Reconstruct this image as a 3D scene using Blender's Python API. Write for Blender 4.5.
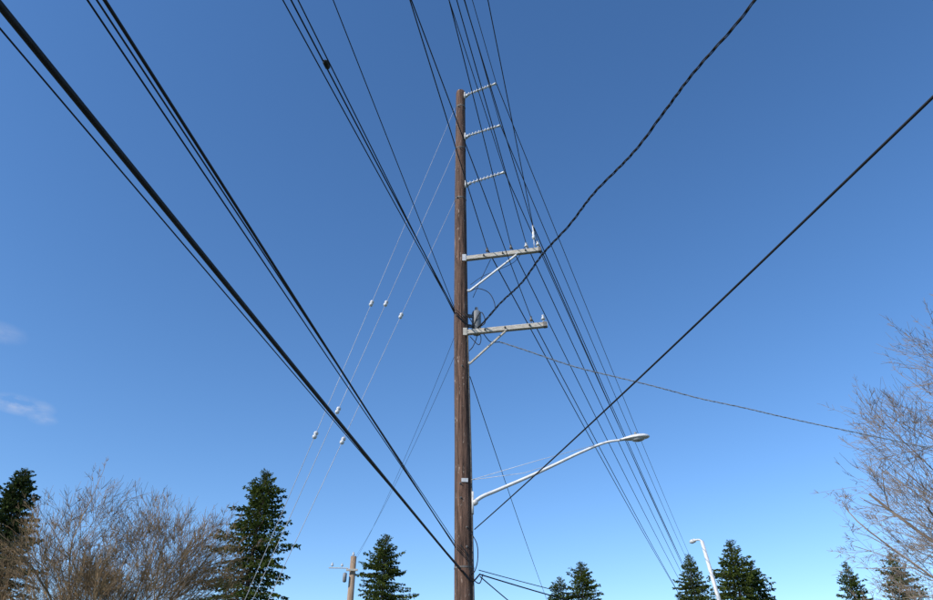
import bpy, math, random
from mathutils import Vector, Matrix, noise
R=math.radians
scene=bpy.context.scene
for o in list(bpy.data.objects): bpy.data.objects.remove(o)

# ---------------------------------------------------------------- helpers
def link(o,parent=None):
    scene.collection.objects.link(o)
    if parent: o.parent=parent
    return o
def empty(name):
    e=bpy.data.objects.new(name,None); link(e); return e
class MB:
    def __init__(s): s.v=[];s.f=[];s.m=[]
    def face(s,idx,mi=0): s.f.append(idx); s.m.append(mi)
    def tube(s,pts,rad,n=8,mi=0,cap=True):
        pts=[Vector(p) for p in pts]
        if not isinstance(rad,(list,tuple)): rad=[rad]*len(pts)
        rings=[]; up=None
        for i,p in enumerate(pts):
            if i==0: d=pts[1]-p
            elif i==len(pts)-1: d=p-pts[i-1]
            else: d=pts[i+1]-pts[i-1]
            d.normalize()
            if up is None:
                up=Vector((0,0,1)) if abs(d.z)<.9 else Vector((1,0,0))
            a=d.cross(up)
            if a.length<1e-5: a=d.orthogonal()
            a.normalize(); b=a.cross(d); up=b
            base=len(s.v)
            for k in range(n):
                t=2*math.pi*k/n
                s.v.append(tuple(p+(a*math.cos(t)+b*math.sin(t))*rad[i]))
            rings.append(base)
        for i in range(len(rings)-1):
            A=rings[i];B=rings[i+1]
            for k in range(n):
                k2=(k+1)%n
                s.face((A+k,A+k2,B+k2,B+k),mi)
        if cap and n>3:
            s.face(tuple(rings[0]+k for k in range(n))[::-1],mi)
            s.face(tuple(rings[-1]+k for k in range(n)),mi)
    def box(s,p0,p1,w,h,mi=0,up=(0,0,1)):
        """beam from p0 to p1, width w, height h with chamfered edges"""
        p0=Vector(p0);p1=Vector(p1);d=(p1-p0).normalized()
        a=d.cross(Vector(up)).normalized();b=a.cross(d)
        c=min(w,h)*.1
        prof=[(-w/2+c,-h/2),(w/2-c,-h/2),(w/2,-h/2+c),(w/2,h/2-c),(w/2-c,h/2),(-w/2+c,h/2),(-w/2,h/2-c),(-w/2,-h/2+c)]
        base=len(s.v)
        for p in (p0,p1):
            for x,y in prof: s.v.append(tuple(p+a*x+b*y))
        for k in range(8):
            k2=(k+1)%8
            s.face((base+k,base+k2,base+8+k2,base+8+k),mi)
        s.face(tuple(base+k for k in range(8))[::-1],mi); s.face(tuple(base+8+k for k in range(8)),mi)
    def lathe(s,p0,axis,prof,n=14,mi=0):
        """prof list of (distance along axis, radius)"""
        ax=Vector(axis).normalized();p0=Vector(p0)
        a=ax.orthogonal().normalized();b=a.cross(ax)
        rings=[]
        for h,r in prof:
            base=len(s.v)
            for k in range(n):
                t=2*math.pi*k/n
                s.v.append(tuple(p0+ax*h+(a*math.cos(t)+b*math.sin(t))*r))
            rings.append(base)
        for A,B in zip(rings,rings[1:]):
            for k in range(n):
                k2=(k+1)%n; s.face((A+k,A+k2,B+k2,B+k),mi)
        s.face(tuple(rings[0]+k for k in range(n))[::-1],mi);s.face(tuple(rings[-1]+k for k in range(n)),mi)
    def obj(s,name,mats,parent=None,smooth=True):
        me=bpy.data.meshes.new(name); me.from_pydata(s.v,[],s.f); 
        for m in mats: me.materials.append(m)
        if len(mats)>1: me.polygons.foreach_set("material_index",s.m)
        if smooth: me.polygons.foreach_set("use_smooth",[True]*len(me.polygons))
        me.update()
        o=bpy.data.objects.new(name,me); link(o,parent); return o

def mat(name,c1,c2=None,scale=4,rough=.7,metal=0,stretch=(1,1,1),bump=0,detail=6,c3=None,spec=.3,bdist=.01,fleck=None,transl=0):
    m=bpy.data.materials.new(name); m.use_nodes=True
    nt=m.node_tree; N=nt.nodes; L=nt.links; b=N["Principled BSDF"]
    b.inputs["Roughness"].default_value=rough; b.inputs["Metallic"].default_value=metal
    b.inputs["Specular IOR Level"].default_value=spec
    tc=N.new("ShaderNodeTexCoord"); mp=N.new("ShaderNodeMapping"); mp.inputs["Scale"].default_value=stretch
    nz=N.new("ShaderNodeTexNoise"); nz.inputs["Scale"].default_value=scale; nz.inputs["Detail"].default_value=detail
    nz.inputs["Roughness"].default_value=.62
    rp=N.new("ShaderNodeValToRGB")
    L.new(tc.outputs["Object"],mp.inputs[0]); L.new(mp.outputs[0],nz.inputs["Vector"]); L.new(nz.outputs["Fac"],rp.inputs[0])
    c2=c2 or tuple(x*.8 for x in c1)
    e=rp.color_ramp.elements; e[0].position=.36;e[0].color=(*c1,1); e[1].position=.64;e[1].color=(*c2,1)
    if c3:
        k=e.new(.76); k.color=(*c3,1)
    col=rp.outputs[0]
    if fleck:
        for (fc,sc,st,lo_,hi_) in fleck:
            mp2=N.new("ShaderNodeMapping"); mp2.inputs["Scale"].default_value=st
            n2=N.new("ShaderNodeTexNoise"); n2.inputs["Scale"].default_value=sc; n2.inputs["Detail"].default_value=5; n2.inputs["Roughness"].default_value=.7
            L.new(tc.outputs["Object"],mp2.inputs[0]); L.new(mp2.outputs[0],n2.inputs["Vector"])
            mr=N.new("ShaderNodeMapRange"); mr.inputs["From Min"].default_value=lo_; mr.inputs["From Max"].default_value=hi_
            L.new(n2.outputs["Fac"],mr.inputs["Value"])
            mx=N.new("ShaderNodeMix"); mx.data_type='RGBA'; L.new(mr.outputs[0],mx.inputs[0]); L.new(col,mx.inputs[6]); mx.inputs[7].default_value=(*fc,1)
            col=mx.outputs[2]
    L.new(col,b.inputs["Base Color"])
    if transl:
        tr=N.new("ShaderNodeBsdfTranslucent"); L.new(col,tr.inputs["Color"])
        ms=N.new("ShaderNodeMixShader"); ms.inputs[0].default_value=transl
        L.new(b.outputs[0],ms.inputs[1]); L.new(tr.outputs[0],ms.inputs[2]); L.new(ms.outputs[0],N["Material Output"].inputs["Surface"])
    if bump:
        bp=N.new("ShaderNodeBump"); bp.inputs["Strength"].default_value=bump; bp.inputs["Distance"].default_value=bdist
        L.new(nz.outputs["Fac"],bp.inputs["Height"]); L.new(bp.outputs[0],b.inputs["Normal"])
    return m

M_pole=mat("creosoted_wood",(.040,.022,.016),(.185,.105,.074),scale=2.6,stretch=(8,8,.5),bump=1.0,rough=.85,c3=(.46,.35,.28),detail=11,bdist=.04,
  fleck=[((.46,.37,.31),4,(3,3,.8),.61,.68),((.028,.015,.011),1.6,(7,7,.25),.56,.62),((.12,.072,.052),.5,(1,1,1),.5,.75)])
M_arm=mat("weathered_arm_wood",(.34,.31,.27),(.54,.51,.46),scale=4,stretch=(1.5,8,8),bump=.5,rough=.85,c3=(.25,.21,.17),fleck=[((.16,.13,.10),4,(1,5,5),.56,.66)])
M_gal=mat("galvanised_steel",(.46,.47,.48),(.62,.63,.64),scale=9,rough=.5,metal=.25,c3=(.4,.4,.4))
M_dull=mat("dull_steel",(.10,.09,.085),(.2,.19,.18),scale=9,rough=.7,metal=.2)
M_porc=mat("porcelain",(.65,.66,.67),(.5,.5,.52),scale=9,rough=.25,spec=.5)
M_cable=mat("black_cable_jacket",(.012,.012,.013),(.022,.022,.024),scale=3,rough=.6)
M_cond=mat("weathered_conductor",(.02,.02,.022),(.04,.04,.045),scale=2,rough=.65)
M_guy=mat("guy_strand",(.34,.36,.4),(.46,.48,.52),scale=2,rough=.5,metal=.2)
M_alu=mat("painted_aluminium",(.58,.58,.58),(.70,.70,.70),scale=5,rough=.5,metal=.1,stretch=(1,1,1),fleck=[((.38,.36,.34),4,(1,1,1),.6,.72)])
M_lens=mat("lamp_lens",(.35,.36,.36),(.45,.45,.44),scale=6,rough=.2,spec=.6)
M_grey=mat("grey_equipment",(.16,.17,.18),(.23,.24,.25),scale=5,rough=.5)
M_needle=mat("conifer_needles",(.030,.050,.013),(.090,.115,.022),scale=.8,rough=.9,c3=(.15,.155,.035),detail=8,spec=.05,transl=.25)
M_needle2=mat("cedar_needles",(.024,.040,.013),(.06,.08,.022),scale=.7,rough=.9,c3=(.10,.11,.035),detail=8,spec=.05,transl=.2)
M_bark=mat("bark",(.07,.05,.035),(.13,.10,.075),scale=3,stretch=(3,3,.6),rough=.9,bump=.5)
M_twig=mat("brown_twigs",(.165,.110,.062),(.28,.195,.112),scale=1.2,rough=.9,c3=(.34,.26,.15),spec=.1)
M_twig2=mat("grey_twigs",(.17,.13,.10),(.26,.21,.17),scale=1.2,rough=.9,spec=.1)
M_grass=mat("grass_ground",(.035,.055,.018),(.06,.085,.03),scale=.6,rough=.95,c3=(.09,.09,.045),bump=.4)
M_asph=mat("asphalt",(.045,.045,.047),(.06,.06,.062),scale=30,rough=.9,bump=.3)
M_conc=mat("concrete",(.33,.32,.3),(.42,.41,.38),scale=6,rough=.9,bump=.2)
M_paint=mat("road_paint",(.7,.69,.64),(.55,.54,.5),scale=8,rough=.8)

# ---------------------------------------------------------------- camera
cd=bpy.data.cameras.new("camera"); cam=bpy.data.objects.new("camera",cd); link(cam)
cam.location=(0,0,1.6); cam.rotation_euler=(R(90+32),0,0)
cd.sensor_width=36; cd.lens=27.0; cd.clip_start=.05; cd.clip_end=6000
scene.camera=cam

# ---------------------------------------------------------------- light
SUN_AZ=R(232); SUN_EL=R(36)
sd=Vector((math.sin(SUN_AZ)*math.cos(SUN_EL),math.cos(SUN_AZ)*math.cos(SUN_EL),math.sin(SUN_EL)))
ld=bpy.data.lights.new("sun","SUN"); ld.energy=4.6; ld.angle=R(.53); ld.color=(1,.94,.85)
lo=bpy.data.objects.new("sun",ld); link(lo); lo.rotation_euler=(-sd).to_track_quat('-Z','Y').to_euler()
w=bpy.data.worlds.new("World"); scene.world=w; w.use_nodes=True
nt=w.node_tree; N=nt.nodes; L=nt.links
bg=N["Background"]; bg.inputs["Strength"].default_value=.15
sky=N.new("ShaderNodeTexSky"); sky.sky_type='NISHITA'; sky.sun_disc=False
sky.sun_elevation=SUN_EL; sky.sun_rotation=SUN_AZ; sky.air_density=.9; sky.dust_density=.15; sky.ozone_density=2.4; sky.altitude=100
hs=N.new("ShaderNodeHueSaturation"); hs.inputs["Saturation"].default_value=1.2; hs.inputs["Value"].default_value=1.34; hs.inputs["Hue"].default_value=.503; L.new(sky.outputs[0],hs.inputs["Color"])
tc=N.new("ShaderNodeTexCoord")
def vm(op,a,b=None):
    n=N.new("ShaderNodeVectorMath"); n.operation=op
    L.new(a,n.inputs[0])
    if b is not None: n.inputs[1].default_value=b
    return n
def mm(op,a,b=None,clamp=False):
    n=N.new("ShaderNodeMath"); n.operation=op; n.use_clamp=clamp
    L.new(a,n.inputs[0])
    if b is not None:
        if isinstance(b,(int,float)): n.inputs[1].default_value=b
        else: L.new(b,n.inputs[1])
    return n
nz=N.new("ShaderNodeTexNoise"); nz.inputs["Scale"].default_value=22; nz.inputs["Detail"].default_value=7; nz.inputs["Roughness"].default_value=.6
mp=N.new("ShaderNodeMapping"); mp.inputs["Scale"].default_value=(1,1,2.6)
L.new(tc.outputs["Generated"],mp.inputs[0]); L.new(mp.outputs[0],nz.inputs["Vector"])
tot=None
for ctr,wx,wz,amt in [((-.5336,.7758,.3368),.036,.011,.6),((-.512,.795,.326),.016,.007,.4),((-.555,.725,.408),.03,.012,.22)]:
    s1=vm('SUBTRACT',tc.outputs["Generated"],ctr)
    s2=vm('MULTIPLY',s1.outputs[0],(1/wx,1/wx,1/wz))
    ln=N.new("ShaderNodeVectorMath"); ln.operation='LENGTH'; L.new(s2.outputs[0],ln.inputs[0])
    inv=mm('MULTIPLY',ln.outputs["Value"],-1.0); inv=mm('ADD',inv.outputs[0],1.15,True)
    inv=mm('MULTIPLY',inv.outputs[0],amt)
    tot=inv if tot is None else mm('ADD',tot.outputs[0],inv.outputs[0])
nr=N.new("ShaderNodeMapRange"); nr.inputs["From Min"].default_value=.38; nr.inputs["From Max"].default_value=.68
L.new(nz.outputs["Fac"],nr.inputs["Value"])
fac=mm('MULTIPLY',tot.outputs[0],nr.outputs[0],True)
mx=N.new("ShaderNodeMix"); mx.data_type='RGBA'
L.new(fac.outputs[0],mx.inputs[0]); L.new(hs.outputs[0],mx.inputs[6]); mx.inputs[7].default_value=(5.0,5.1,5.6,1)
L.new(mx.outputs[2],bg.inputs["Color"])
scene.view_settings.view_transform='Standard'; scene.view_settings.look='None'; scene.view_settings.exposure=0

# ---------------------------------------------------------------- ground, road
g=MB(); g.v=[(-3000,-3000,0),(3000,-3000,0),(3000,3000,0),(-3000,3000,0)]; g.face((0,1,2,3)); g.obj("ground",[M_grass],smooth=False)
ddir=Vector((.33,.944,0)); per=Vector((.944,-.33,0)); c0=Vector((0,18,0))
def strip(mb,o0,o1,z,a=-160,b=260,mi=0):
    base=len(mb.v)
    for t,o in ((a,o0),(a,o1),(b,o1),(b,o0)):
        p=c0+ddir*t+per*o; mb.v.append((p.x,p.y,z))
    mb.face((base,base+1,base+2,base+3),mi)
r=MB(); strip(r,1.2,10.2,.004); r.obj("road",[M_asph],smooth=False)
r=MB()
for i in range(40): strip(r,5.62,5.76,.008,-150+i*10,-147+i*10)
strip(r,1.75,1.86,.008);strip(r,9.5,9.61,.008); r.obj("road_markings",[M_paint],smooth=False)
r=MB()
for o in (1.1,10.3):
    p=c0+ddir*-160+per*o+Vector((0,0,.065)); q=c0+ddir*260+per*o+Vector((0,0,.065)); r.box(p,q,.16,.13)
r.obj("kerb",[M_conc],smooth=False)
r=MB(); p=c0+ddir*-160+per*-1.6+Vector((0,0,.04)); q=c0+ddir*260+per*-1.6+Vector((0,0,.04)); r.box(p,q,1.6,.09); r.obj("sidewalk",[M_conc],smooth=False)

# ---------------------------------------------------------------- main pole
pole=empty("utility_pole")
mb=MB()
cl=[((.0,18,-.3),.262),((-.03,18,2),.254),((-.05,18,4.39),.245),((-.09,18,8.12),.228),((-.16,18,11.8),.212),((-.2,18,16.77),.19),((-.22,18,21.88),.168),((-.22,18,21.98),.15)]
pts=[];rads=[]
for (a,ra),(b,rb) in zip(cl,cl[1:]):
    n=max(1,int((Vector(b)-Vector(a)).length/.35))
    for i in range(n):
        t=i/n; p=Vector(a).lerp(Vector(b),t); pts.append(p); rads.append((ra+(rb-ra)*t)*(1+.018*noise.noise(Vector((0,0,p.z*1.3)))))
pts.append(Vector(cl[-1][0])); rads.append(cl[-1][1])
mb.tube(pts,rads,24)
mb.obj("pole_shaft",[M_pole],pole)
def pole_x(z):
    for (a,ra),(b,rb) in zip(cl,cl[1:]):
        if a[2]<=z<=b[2]:
            t=(z-a[2])/(b[2]-a[2]); return a[0]+(b[0]-a[0])*t, ra+(rb-ra)*t
    return -.2,.17
# crossarms (wood, one-sided) with braces
def crossarm(name,p0,p1,b0,b1):
    m=MB(); m.box(p0,p1,.12,.15); m.obj(name,[M_arm],pole,False)
    m=MB(); m.box(b0,b1,.05,.05)
    m.lathe(Vector(b1)+Vector((0,-.06,0)),(0,-1,0),[(0,.03),(.03,.03)],8)
    m.lathe(Vector(b0)+Vector((0,-.04,0)),(0,-1,0),[(0,.04),(.05,.04)],8)
    m.box(Vector(p0)+Vector((-.02,-.07,-.12)),Vector(p0)+Vector((-.02,-.07,.12)),.12,.03,up=(0,1,0))
    m.obj(name+"_brace",[M_arm if name=="lower_crossarm" else M_gal],pole,False)
crossarm("upper_crossarm",(-.05,17.78,14.22),(2.26,17.3,14.22),(.06,17.74,12.98),(1.52,17.4,14.10))
crossarm("lower_crossarm",(-.02,17.77,11.58),(2.31,17.3,11.58),(.08,17.74,10.55),(1.12,17.5,11.48))
# steel end caps / bands on arms
m=MB()
for z in (14.22,11.58):
    m.box((2.2,17.315,z),(2.28,17.295,z),.14,.17)
    for f in (.25,.5,.8):
        x=-.05+2.31*f;y=17.78-.48*f
        m.lathe((x,y-.07,z),(0,-1,0),[(0,.03),(.02,.03),(.025,.015),(.07,.015)],8)
m.obj("arm_hardware",[M_dull],pole,False)
# pin insulators on arms
def pin(m,p,h=.26,s=1):
    m.lathe(p,(0,0,1),[(0,.012),(h*.4,.012)],8,0)
    prof=[(h*.38,.02*s),(h*.42,.075*s),(h*.5,.078*s),(h*.55,.05*s),(h*.6,.062*s),(h*.68,.06*s),(h*.74,.038*s),(h*.84,.036*s),(h*.9,.05*s),(h,.045*s)]
    m.lathe(p,(0,0,1),prof,14,1)
m=MB()
for x,z in ((1.84,14.3),(2.19,14.3),(2.2,11.66)):
    y=17.78-.48*(x+.05)/2.31
    pin(m,(x,y,z),.24,.8)
# tall pin carrying the top wire of the upper arm
pin(m,(2.08,17.34,14.3),.9,.7)
m.obj("pin_insulators",[M_gal,M_porc],pole)
m=MB()
for x,z in ((.64,14.3),(1.37,14.3),(1.86,11.66)):
    y=17.78-.48*(x+.05)/2.31
    pin(m,(x,y,z),.24,.6)
m.obj("dark_pin_insulators",[M_dull,M_dull],pole)
# horizontal line-post insulators
m=MB()
tips=[]
for z0,tip in ((21.71,(1.01,17.6,21.95)),(19.62,(1.11,17.6,19.80)),(17.39,(1.19,17.6,17.61))):
    px,pr=pole_x(z0); base=Vector((px+pr*.9,17.93,z0)); tip=Vector(tip); ax=(tip-base); Lh=ax.length; a=ax.normalized()
    m.box(base+Vector((0,-.0,-.17)),base+Vector((0,0,.13)),.14,.05,0,up=(1,0,0))
    m.box(base+Vector((.03,-.0,-.05)),base+a*.14,.09,.09,0)
    n=9; prof=[(.1,.035)]
    for i in range(n):
        h=.16+(Lh-.3)*i/(n-1)
        prof+=[(h,.028),(h+.012,.072),(h+.03,.07),(h+.045,.028)]
    prof+=[(Lh-.06,.03)]
    m.lathe(base,a,prof,14,1)
    m.lathe(base,a,[(Lh-.07,.035),(Lh,.038),(Lh+.02,.05),(Lh+.07,.05),(Lh+.09,.02)],10,0)
    for dz in (-.1,.09):
        m.lathe(base+Vector((.02,0,dz)),(1,0,0),[(0,.025),(.05,.022)],8,0)
m.obj("line_post_insulators",[M_gal,M_porc],pole)
# bolts, nameplates, bands, steel clamps on the shaft
m=MB()
random.seed(4)
for z in (21.1,19.0,16.75,14.22,12.2,10.55,7.2,6.7,5.98,5.61,3.4):
    px,pr=pole_x(z)
    m.lathe((px+random.uniform(-.12,.12),18-pr+.02,z+random.uniform(-.08,.08)),(0,-1,0),[(0,.03),(.02,.03),(.025,.016),(.07,.014)],8)
for z in (21.13,19.04,16.77,5.1):
    px,pr=pole_x(z); m.lathe((px,18,z-.02),(0,0,1),[(0,pr+.008),(.04,pr+.008)],24)
m.obj("bolts_and_bands",[M_dull],pole,False)
m=MB()
px,pr=pole_x(7.27); m.box((px-.05,18-pr-.012,7.22),(px+.12,18-pr-.0,7.22),.02,.10); m.obj("number_plate",[M_gal],pole,False)
# grey splice enclosure behind the pole with bracket
m=MB()
m.lathe((.30,18.16,11.72),(0,0,1),[(0,.02),(.02,.11),(.06,.14),(.75,.14),(.80,.12),(.84,.05),(.95,.045),(.96,.02)],16)
m.box((.02,18.1,12.0),(.22,18.14,12.0),.06,.1)
m.box((.02,18.1,12.35),(.22,18.14,12.35),.06,.1)
m.obj("splice_enclosure",[M_grey],pole)
# drip loops and jumpers
def bez(p,n=14):
    p=[Vector(q) for q in p]; out=[]
    pp=[p[0]*2-p[1]]+p+[p[-1]*2-p[-2]]
    for i in range(1,len(pp)-2):
        for k in range(n):
            t=k/n;a,b,c,d=pp[i-1:i+3]
            out.append(.5*((2*b)+(c-a)*t+(2*a-5*b+4*c-d)*t*t+(3*b-a-3*c+d)*t**3))
    out.append(pp[-2]); return out
m=MB()
for P,rr in [
 ([(.34,17.8,11.76),(.55,17.8,11.95),(.45,17.9,12.35),(.3,18.0,12.2),(.2,18.05,11.9)],.014),
 ([(.34,17.8,11.76),(.62,17.85,12.1),(.85,17.8,12.45),(.7,17.8,12.95),(.35,17.9,13.2),(.1,18,13.15)],.012),
 ([(.1,17.85,11.5),(.35,17.8,11.2),(.42,17.8,11.45),(.3,17.9,11.75)],.012),
 ([(-.1,17.76,12.3),(.12,17.74,12.0),(.3,17.8,11.55),(.2,17.85,11.2),(.08,17.8,11.0)],.013),
 ([(-.35,17.82,12.3),(-.2,17.72,12.05),(.02,17.74,11.85),(.25,17.8,11.8)],.014),
 ([(.2,18.1,13.0),(.45,18.0,13.6),(.75,17.7,14.15)],.010),
 ([(1.84,17.4,14.5),(1.5,17.5,13.95),(1.0,17.6,13.7),(.5,17.75,13.55),(.12,17.85,13.3)],.008),
 ([(.98,18,11.40),(.7,17.9,11.35),(.5,17.8,11.55),(.34,17.8,11.7)],.012),
 ([(.12,17.8,5.9),(.26,17.75,5.6),(.27,17.8,5.25),(.2,17.8,5.0),(.1,17.78,4.9)],.012),
 ([(-.1,17.74,5.0),(.12,17.72,4.75),(.33,17.9,4.95)],.018),
 ([(-.15,17.74,5.6),(.02,17.73,5.35),(.1,17.74,4.9),(.3,17.8,4.72),(.4,17.95,4.95)],.014)]:
    m.tube(bez(P),rr,6)
m.obj("drip_loops",[M_cable],pole)
# conduit / ground wire down the shaft
m=MB()
def down(x0,off,z0,z1,rr):
    P=[]
    n=24
    for i in range(n+1):
        z=z0+(z1-z0)*i/n; px,pr=pole_x(max(z,0)); 
        P.append((px+pr*math.sin(off)*1.0,18-pr*math.cos(off)-rr*.6,z))
    m.tube(P,rr,6)
down(0,R(62),11.6,.1,.02); down(0,R(-50),21.2,.1,.007)
m.obj("riser_wires",[M_dull],pole)

# ---------------------------------------------------------------- wires
def wire(m,p0,p1,ext,rr,k=.0004,n=60,sides=6,mi=0):
    """span through two known points, prolonged to `ext` (multiple of p0->p1); parabola passing through both"""
    p0=Vector(p0);p1=Vector(p1);Lh=(p1-p0).length
    P=[]
    for i in range(n+1):
        t=(i/n)*ext; s=t*Lh; p=p0.lerp(p1,t) if t<=1 else p0+(p1-p0)*t
        p=p+Vector((0,0,k*s*(s-Lh))); P.append(p)
    m.tube(P,rr,sides,mi)
def span(m,a,b,sag,rr,n=60,sides=6,mi=0):
    a=Vector(a);b=Vector(b)
    m.tube([a.lerp(b,i/n)-Vector((0,0,4*sag*(i/n)*(1-i/n))) for i in range(n+1)],rr,sides,mi)
power=empty("overhead_power_lines")
rear_y=-45
def ext_to(p0,p1): return (rear_y-p0[1])/(p1[1]-p0[1])
m=MB()
near=[("L1",(.64,17.64,14.52),(-1.17,9.02,14.57),.014),("L2",(1.37,17.48,14.52),(-.36,9.02,14.57),.012),
("L3",(1.84,17.39,14.52),(-.20,9.02,14.57),.012),("L4",(2.19,17.3,14.52),(-.03,9.07,14.57),.012),
("L6",(2.08,17.34,15.2),(.48,9.62,15.4),.012),
("K1",(1.09,17.57,21.98),(.21,14.31,22.1),.012),("K2",(1.19,17.57,19.83),(-.04,12.79,19.95),.012),("K3",(1.27,17.57,17.64),(-.43,11.25,17.7),.012),
("M1",(1.86,17.39,11.88),(-.92,7.11,11.9),.011)]
for nme,a,b,rr in near:
    wire(m,a,b,ext_to(a,b),rr)
m.obj("near_span_conductors",[M_cond],power)
m=MB()
for nme,a,b,rr in near:
    fx=40.3+a[0]; fz={'K':a[2]-.6,'L':a[2]-.2,'M':a[2]-.3}[nme[0]]
    span(m,a,(fx,128,fz),1.3 if nme[0]!='K' else 1.0,rr*1.35,90)
m.obj("far_span_conductors",[M_cond],power)
# light thin lines further along
m=MB()
span(m,(.1,18.1,10.33),(12,90,9.6),.8,.012)
span(m,(-.25,18.2,11.3),(-7.05,45,10.7),.5,.006)
span(m,(-.25,18.2,12.0),(-6.8,45,10.9),.5,.006)
m.obj("secondary_conductors",[M_cond],power)

tel=empty("telephone_cables")
m=MB()
for a,b,rr in [((-.11,17.74,4.98),(-2.54,2.38,4.98),.024),((-.13,17.74,5.05),(-2.64,2.53,5.0),.006),
 ((-.28,17.8,5.61),(-2.43,2.79,5.61),.0075),((-.27,17.8,5.66),(-2.37,2.79,5.61),.0075),((-.27,17.8,5.55),(-2.30,2.79,5.58),.014),
 ((-.35,17.82,12.3),(-3.14,7.44,12.3),.013),((-.35,17.82,12.36),(-3.00,7.44,12.3),.016),((-.35,17.82,12.24),(-2.88,7.44,12.3),.013),((-.36,17.82,12.45),(-2.28,7.44,12.3),.010)]:
    wire(m,a,b,ext_to(a,b),rr,.0003,90)
m.obj("near_cables",[M_cable],tel)
m=MB()
m.lathe((-2.60,8.86,12.27),Vector((-.19,-1,0)),[(0,.02),(.03,.05),(.16,.055),(.2,.02)],10)
m.obj("cable_splice",[M_cable],tel)
m=MB()
span(m,(.33,17.95,4.95),(22,40,5.6),.7,.016)
span(m,(.30,17.95,5.05),(22,40,5.9),.55,.010)
span(m,(.33,17.95,4.9),(14,60,5.2),.8,.014)
m.obj("far_cables",[M_cable],tel)

# twisted service cables
def triplex(m,P,rs,off,pitch,wob=0,seed=1):
    P=[Vector(p) for p in P]
    acc=0;cent=[];ph=[]
    for i,p in enumerate(P):
        if i: acc+=(p-P[i-1]).length
        o=Vector((noise.noise(Vector((acc*.55,seed,0))),noise.noise(Vector((acc*.55,seed,7))),noise.noise(Vector((acc*.55,seed,13)))))*wob
        cent.append(p+o); ph.append(acc/pitch*2*math.pi+2.5*noise.noise(Vector((acc*.8,seed,3))))
    for j in range(3):
        Q=[]
        for i,c in enumerate(cent):
            d=(cent[min(i+1,len(cent)-1)]-cent[max(i-1,0)]).normalized()
            a=d.cross(Vector((0,0,1))).normalized();b=a.cross(d)
            t=ph[i]+j*2.094
            Q.append(c+(a*math.cos(t)+b*math.sin(t))*off)
        m.tube(Q,rs,5)
def line(p0,p1,ext,k,step):
    p0=Vector(p0);p1=Vector(p1);Lh=(p1-p0).length;n=int(Lh*ext/step);out=[]
    for i in range(n+1):
        t=ext*i/n;s=t*Lh;out.append(p0+(p1-p0)*t+Vector((0,0,k*s*(s-Lh))))
    return out
svc=empty("service_drop_cables")
m=MB()
triplex(m,line((.34,17.8,11.76),(4.69,7.06,11.76),3,.004,.07),.011,.018,1.0,.14,2)
m.obj("twisted_service_cable",[M_cable],svc)
m=MB()
wire(m,(.2,17.78,5.98),(3.76,3.93,5.98),2.4,.013,.0012,80,8)
m.obj("service_cable",[M_cable],svc)
m=MB()
triplex(m,bez([(.98,18,11.40),(2.76,18.5,11.0),(5.22,19.2,10.65),(9.08,20.2,10.14),(14.92,21.5,9.45),(22,23.1,8.9)],45),.008,.014,.9,.04,5)
m.obj("twisted_house_drop",[M_guy],svc)

# guys
guy=empty("guy_wires"); m=MB(); m2=MB()
for a,b,ts in [((-.42,17.98,21.13),(-5.47,14.83,.1),(.441,.636)),((-.40,17.98,19.04),(-5.42,14.80,.1),(.373,.557)),((-.38,17.98,16.77),(-5.25,14.88,.1),(.303,.542))]:
    a=Vector(a);b=Vector(b); m.tube([a,b],.0075,5)
    d=(b-a).normalized()
    for t in ts:
        p=a.lerp(b,t); m2.lathe(p-d*.1,d,[(0,.02),(.02,.05),(.07,.06),(.09,.035),(.11,.035),(.13,.06),(.18,.05),(.2,.02)],10)
m.obj("guy_strand",[M_guy],guy); m2.obj("strain_insulators",[M_porc],guy)
m=MB(); m.tube([(-5.38,14.84,.5),(-5.5,14.8,-.1)],.02,8); m.obj("anchor_rod",[M_gal],guy)

# ---------------------------------------------------------------- street lamp on the pole
lamp=empty("street_lamp")
arm=bez([(.17,17.9,6.66),(.40,17.9,6.83),(.86,17.88,7.02),(1.9,17.7,7.42),(2.95,17.5,7.86),(3.60,17.33,8.07),(4.05,17.2,8.10)],8)
m=MB(); n=len(arm); m.tube(arm,[.055-.027*i/(n-1) for i in range(n)],12)
m.box((.16,17.92,6.40),(.16,17.92,6.95),.16,.05,up=(1,0,0))
m.lathe((.17,17.9,6.66),(1,0,.5),[(0,.08),(.08,.08),(.12,.06)],10)
m.obj("mast_arm",[M_alu],lamp)
m=MB(); m.tube([(.12,17.85,7.25),(1.9,17.66,7.72),(3.45,17.37,8.05)],.007,5); m.tube([(.12,17.95,7.28),(1.5,17.8,7.42),(2.3,17.62,7.62)],.007,5); m.obj("truss_rods",[M_gal],lamp)
# cobra head
m=MB(); secs=[(0,.04,.035),(.08,.05,.045),(.16,.09,.06),(.3,.13,.085),(.48,.155,.095),(.62,.14,.085),(.72,.09,.055),(.76,.03,.02)]
hx=Vector((.965,-.26,.03)).normalized(); hy=Vector((.26,.965,0)).normalized(); hz=hx.cross(hy).normalized()
if hz.z<0: hz=-hz
p0=Vector((3.95,17.225,8.10)); rings=[]
for d,wd,ht in secs:
    base=len(m.v)
    for k in range(18):
        t=2*math.pi*k/18; y=math.cos(t)*wd; z=math.sin(t); z=z*ht if z>0 else z*ht*.45
        m.v.append(tuple(p0+hx*d+hy*y+hz*z))
    rings.append(base)
for A,B in zip(rings,rings[1:]):
    for k in range(18):
        m.face((A+k,A+(k+1)%18,B+(k+1)%18,B+k))
m.face(tuple(rings[0]+k for k in range(18)));m.face(tuple(rings[-1]+k for k in range(18)))
m.obj("luminaire_housing",[M_alu],lamp)
m=MB(); base=0; prof=[(0,1),(.025,.92),(.05,.7),(.065,.35)]
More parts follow.
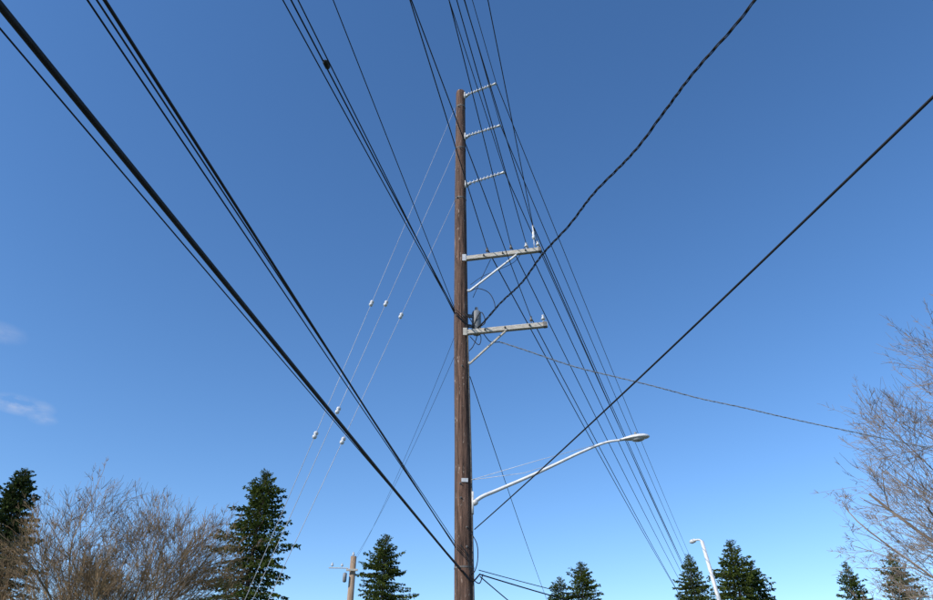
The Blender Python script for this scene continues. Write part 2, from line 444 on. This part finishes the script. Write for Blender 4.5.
for d,sc in prof:
    for k in range(18):
        t=2*math.pi*k/18; m.v.append(tuple(p0+hx*(.46+math.cos(t)*.18*sc)+hy*(math.sin(t)*.115*sc)-hz*(.03+d)))
for i in range(3):
    for k in range(18): m.face((i*18+k,i*18+(k+1)%18,i*18+18+(k+1)%18,i*18+18+k))
m.face(tuple(54+k for k in range(18))); m.obj("lens_bowl",[M_lens],lamp)
m=MB(); m.lathe(p0+hx*.42+hz*.08,hz,[(0,.035),(.07,.035),(.08,.02)],10); m.obj("photocell",[M_grey],lamp)

# second, free standing lamp further up the road
lamp2=empty("street_lamp")
m=MB(); m.tube([(14.35,40,0),(13.42,40,7.8),(13.05,40,10.82)],[.13,.11,.095],14)
m.lathe((14.35,40,0),(0,0,1),[(0,.25),(.05,.25),(.1,.17),(.3,.16)],14)
m.tube(bez([(13.07,40,10.70),(13.03,40.05,10.86),(12.93,40.25,10.95),(12.82,40.45,10.96)],6),.055,8); m.obj("lamp_post",[M_alu],lamp2)
m=MB(); m.tube([(12.84,40.4,10.96),(12.80,40.5,10.96),(12.72,40.75,10.96),(12.66,40.9,10.95)],[.05,.11,.12,.05],12); m.obj("luminaire",[M_alu],lamp2)

# ---------------------------------------------------------------- other poles
def simple_pole(x,y,h,r0,arms,name="utility_pole",ang=0):
    e=empty(name); m=MB()
    m.tube([(x,y,-.2),(x+.03,y,h*.5),(x+.02,y,h)],[r0,r0*.88,r0*.75],16); m.obj("pole_shaft",[M_pole],e)
    if arms:
        m=MB(); m3=MB()
        for z,l0,l1 in arms:
            ca,sa=math.cos(ang),math.sin(ang)
            m.box((x+l0*ca,y-r0-.08+l0*sa,z),(x+l1*ca,y-r0-.08+l1*sa,z),.1,.13)
            for f in (.05,.35,.65,.95):
                l=l0+(l1-l0)*f; pin(m3,(x+l*ca,y-r0-.08+l*sa,z+.06))
        m.obj("crossarm",[M_arm],e,False); m3.obj("pin_insulators",[M_gal,M_porc],e)
    return e
M_pole2=mat("pale_pole_wood",(.22,.15,.10),(.38,.28,.2),scale=3,stretch=(6,6,.5),bump=.5,rough=.85)
e=simple_pole(-6.98,45,11.05,.24,None)
e.children[0].data.materials[0]=M_pole2
m=MB(); m.box((-7.3,44.7,10.2),(-6.6,44.7,10.2),.1,.12); m.box((-8.4,44.85,10.35),(-7.2,44.8,10.32),.05,.05)
m.obj("bracket_arm",[M_arm],e,False)
m=MB(); pin(m,(-8.2,44.85,10.35),.3,1.2); pin(m,(-7.6,44.85,10.35),.25,1.1); pin(m,(-6.98,45,11.0),.3,1.2); m.obj("pin_insulators",[M_gal,M_porc],e)
m=MB(); m.lathe((-7.35,44.7,9.5),(0,0,1),[(0,.08),(.05,.12),(.5,.12),(.55,.06)],14); m.obj("equipment_can",[M_grey],e)
simple_pole(40.5,128,21.0,.3,[(14.1,-.3,2.4),(11.5,-.3,2.2),(20.8,-.2,1.4),(17,-.2,1.4),(19.2,-.2,1.4)])
simple_pole(-12.3,-45.3,23,.3,[(14.8,-3,3.2),(12.4,-5,1),(5.8,-1,3.5),(22,-3,3)])
simple_pole(13.45,-14.6,12.4,.2,None); simple_pole(8.75,-15.6,7.2,.18,None); simple_pole(22.1,23.2,9.4,.18,None)
simple_pole(22.1,40.1,6.2,.2,None); simple_pole(12.1,90,10.4,.2,None); simple_pole(14.1,60.1,5.6,.18,None)

# ---------------------------------------------------------------- conifers: tiers of drooping limbs carrying hanging sprays
def conifer(x,y,h,Rm,seed,material=M_needle,lean=0,dens=1.0,droop=.5,power=.85,low=.18,gap=.5,tier=1.0):
    rnd=random.Random(seed); e=empty("fir_tree"); e.location=(x,y,0)
    m=MB(); top=Vector((lean,0,h))
    m.tube([(0,0,-.2),(lean*.3,0,h*.4),(lean*.7,0,h*.75),tuple(top)],[h*.016,h*.011,h*.005,.02],8)
    f=MB()
    def spray(q,dd,ln,wr):
        nrm=Vector((rnd.uniform(-1,1),rnd.uniform(-1,1),rnd.uniform(-.2,1)))
        wv=dd.cross(nrm)
        if wv.length<1e-3: return
        wv=wv.normalized()*(ln*wr); b=len(f.v)
        f.v.extend([tuple(q),tuple(q+dd*(ln*.4)+wv),tuple(q+dd*ln),tuple(q+dd*(ln*.5)-wv)])
        f.face((b,b+1,b+2,b+3))
    z=h*low
    while z<h*.992:
        fz=z/h; rem=1-fz
        nbr=rnd.randint(4,6) if rem>.06 else 3
        a0=rnd.random()*6.28; tierf=rnd.uniform(.66,1.14)
        for i in range(nbr):
            ang=a0+6.283*i/nbr+rnd.uniform(-.45,.45)
            env=Rm*min(1,(rem/(1-low))**power)
            nn=noise.noise(Vector((math.cos(ang)*1.1,math.sin(ang)*1.1,z*.33+seed*3.1)))
            Lb=min(env*1.22,env*(.95+gap*nn)*tierf*rnd.uniform(.7,1.15))+.12
            if rnd.random()<.14: Lb*=.5
            el0=.75*fz**3-.12+rnd.uniform(-.2,.18)
            d=Vector((math.cos(ang),math.sin(ang),el0)).normalized()
            side=Vector((-math.sin(ang),math.cos(ang),0))
            base=Vector((lean*fz,0,z))
            dr=droop*rnd.uniform(.6,1.2)*rem**.5
            def bp(t): return base+d*(Lb*t)+Vector((0,0,-dr*Lb*(t*t*.75)+.28*dr*Lb*t**4))
            m.tube([bp(0),bp(.4),bp(.75),bp(1)],[.02+.012*Lb,.015+.007*Lb,.012,.006],3,0,False)
            ns=max(4,int(Lb*8*dens))
            for j in range(ns):
                t=min(1,.10+.92*(j+rnd.random())/ns)
                p=bp(t)
                sw=Lb*.34*max(.12,(1-t))**.75*min(1,t*2.8)+.07     # half-width of the flat limb fan
                for sgn in (-1,1):
                    o=rnd.random()**.8*sw
                    q=p+side*(sgn*o)+d*(o*.45)+Vector((0,0,-.28*o+rnd.uniform(-.05,.05)))
                    ln=rnd.uniform(.16,.42)*min(1,.45+Lb*.3)
                    dd=(side*(sgn*rnd.uniform(.1,.8))+d*rnd.uniform(.2,1.0)+Vector((0,0,rnd.uniform(-.9,.15)))).normalized()
                    spray(q,dd,ln,rnd.uniform(.16,.30))
                    if rnd.random()<.6:
                        spray(q,(dd+Vector((rnd.uniform(-.6,.6),rnd.uniform(-.6,.6),-.7))).normalized(),ln*.9,.25)
        z+=(.17+.50*rem)*tier*rnd.uniform(.7,1.25)
    for i in range(30):
        q=Vector((lean,0,h-.05*i)); a=rnd.random()*6.28; spray(q,Vector((math.cos(a)*.5,math.sin(a)*.5,.7)).normalized(),.10+.012*i,.2)
    m.obj("trunk_and_limbs",[M_bark],e); f.obj("foliage",[material],e,False)
    return e
conifer(-48.3,75,26.6,6.0,11,M_needle2,0,1.6,.25,.66,.3,.35,.6)
conifer(-20.8,70,24.8,6.6,24,M_needle,.4,1.4,.6,.70,.3,.9,.78)
conifer(-9.5,85,22.0,6.6,33,M_needle,0,1.3,.5,.70,.3,.6,.78)
conifer(15.5,100,22.0,6.8,44,M_needle,0,1.2,.45,.74,.3,.6,.8)
conifer(12.7,101,20.2,5.2,55,M_needle,0,1.2,.45,.74,.3,.6,.8)
conifer(27.2,90,20.8,5.4,66,M_needle,.2,1.2,.45,.76,.3,.6,.8)
conifer(31.0,85,21.3,6.8,77,M_needle,0,1.3,.5,.72,.3,.6,.8)
conifer(34.0,88,19.4,6.2,88,M_needle,0,1.2,.45,.72,.3,.6,.8)
conifer(49.1,95,21.0,4.9,99,M_needle,0,1.2,.45,.78,.3,.7,.85)
conifer(52.3,90,21.0,5.8,111,M_needle,0,1.2,.45,.74,.3,.7,.85)

# ---------------------------------------------------------------- bare deciduous trees
def bare(x,y,h,Rc,seed,material,base_h=.16,lv=6,tw=.012,up=.3,twigs=4,name="bare_deciduous_tree",limbs=7,spreadk=1.0,wig=.13,l0=.25):
    rnd=random.Random(seed); e=empty(name); e.location=(x,y,0); m=MB(); t2=MB()
    hb=h*base_h
    m.tube([(0,0,-.2),(.05,0,hb*.5),(0,0,hb)],[h*.028,h*.023,h*.021],10)
    cen=Vector((0,0,h*.50))
    def inside(p):
        q=p-cen; return (q.x/Rc)**2+(q.y/Rc)**2+(q.z/(h*.48))**2
    def grow(p,d,L0,r,l):
        n=3; P=[p]; dd=d.copy()
        for i in range(n):
            dd=(dd+Vector((rnd.uniform(-1,1),rnd.uniform(-1,1),rnd.uniform(-1,1)))*wig+Vector((0,0,up*.14))).normalized()
            P.append(P[-1]+dd*(L0/n))
        r1=r*.68
        mbx=m if l<3 else t2
        mbx.tube(P,[r,r*.9,r*.8,r1],6 if l<2 else 3,0,False)
        if l>=lv: return
        k=rnd.choice((2,3,3)) if l<lv-1 else twigs
        for i in range(k):
            if i==0: s=P[-1]; ang=rnd.uniform(.08,.3)
            else:
                f=rnd.uniform(.35,1); s=P[1+int(f*1.99)] if f<1 else P[-1]; ang=rnd.uniform(.35,.8)*spreadk
            ax=dd.orthogonal().normalized(); ax=Matrix.Rotation(rnd.random()*6.283,3,dd)@ax
            nd=Matrix.Rotation(ang,3,ax)@dd
            if inside(s)>1.05:
                if l<lv-2 and rnd.random()<.35: continue
                LL=L0*.42
            else: LL=L0*rnd.uniform(.66,.88)
            grow(s,nd,max(LL,.3),max(tw,r1*(.9 if i==0 else .6)),l+1)
    for i in range(limbs):
        a=6.283*i/limbs+rnd.uniform(-.3,.3); el=rnd.uniform(.55,1.3) if i else 1.45
        d=Vector((math.cos(a)*math.cos(el),math.sin(a)*math.cos(el),math.sin(el)))
        grow(Vector((0,0,hb*rnd.uniform(.75,1))),d,h*l0*rnd.uniform(.85,1.15),h*.012,0)
    m.obj("trunk_and_limbs",[material],e); t2.obj("twigs",[material],e,False); return e
bare(-24.4,52,17.6,8.2,5,M_twig,.14,7,.012,.3,5,limbs=10)
bare(-33.0,56,13.6,5.0,8,M_twig,.14,6,.012,.25,5,limbs=8)
bare(33.2,38,24.0,9.8,9,M_twig2,.14,7,.0105,.25,5,limbs=10,spreadk=1.15)
bare(38.5,55,17,6.5,13,M_twig2,.12,6,.013,.3,5,limbs=7)
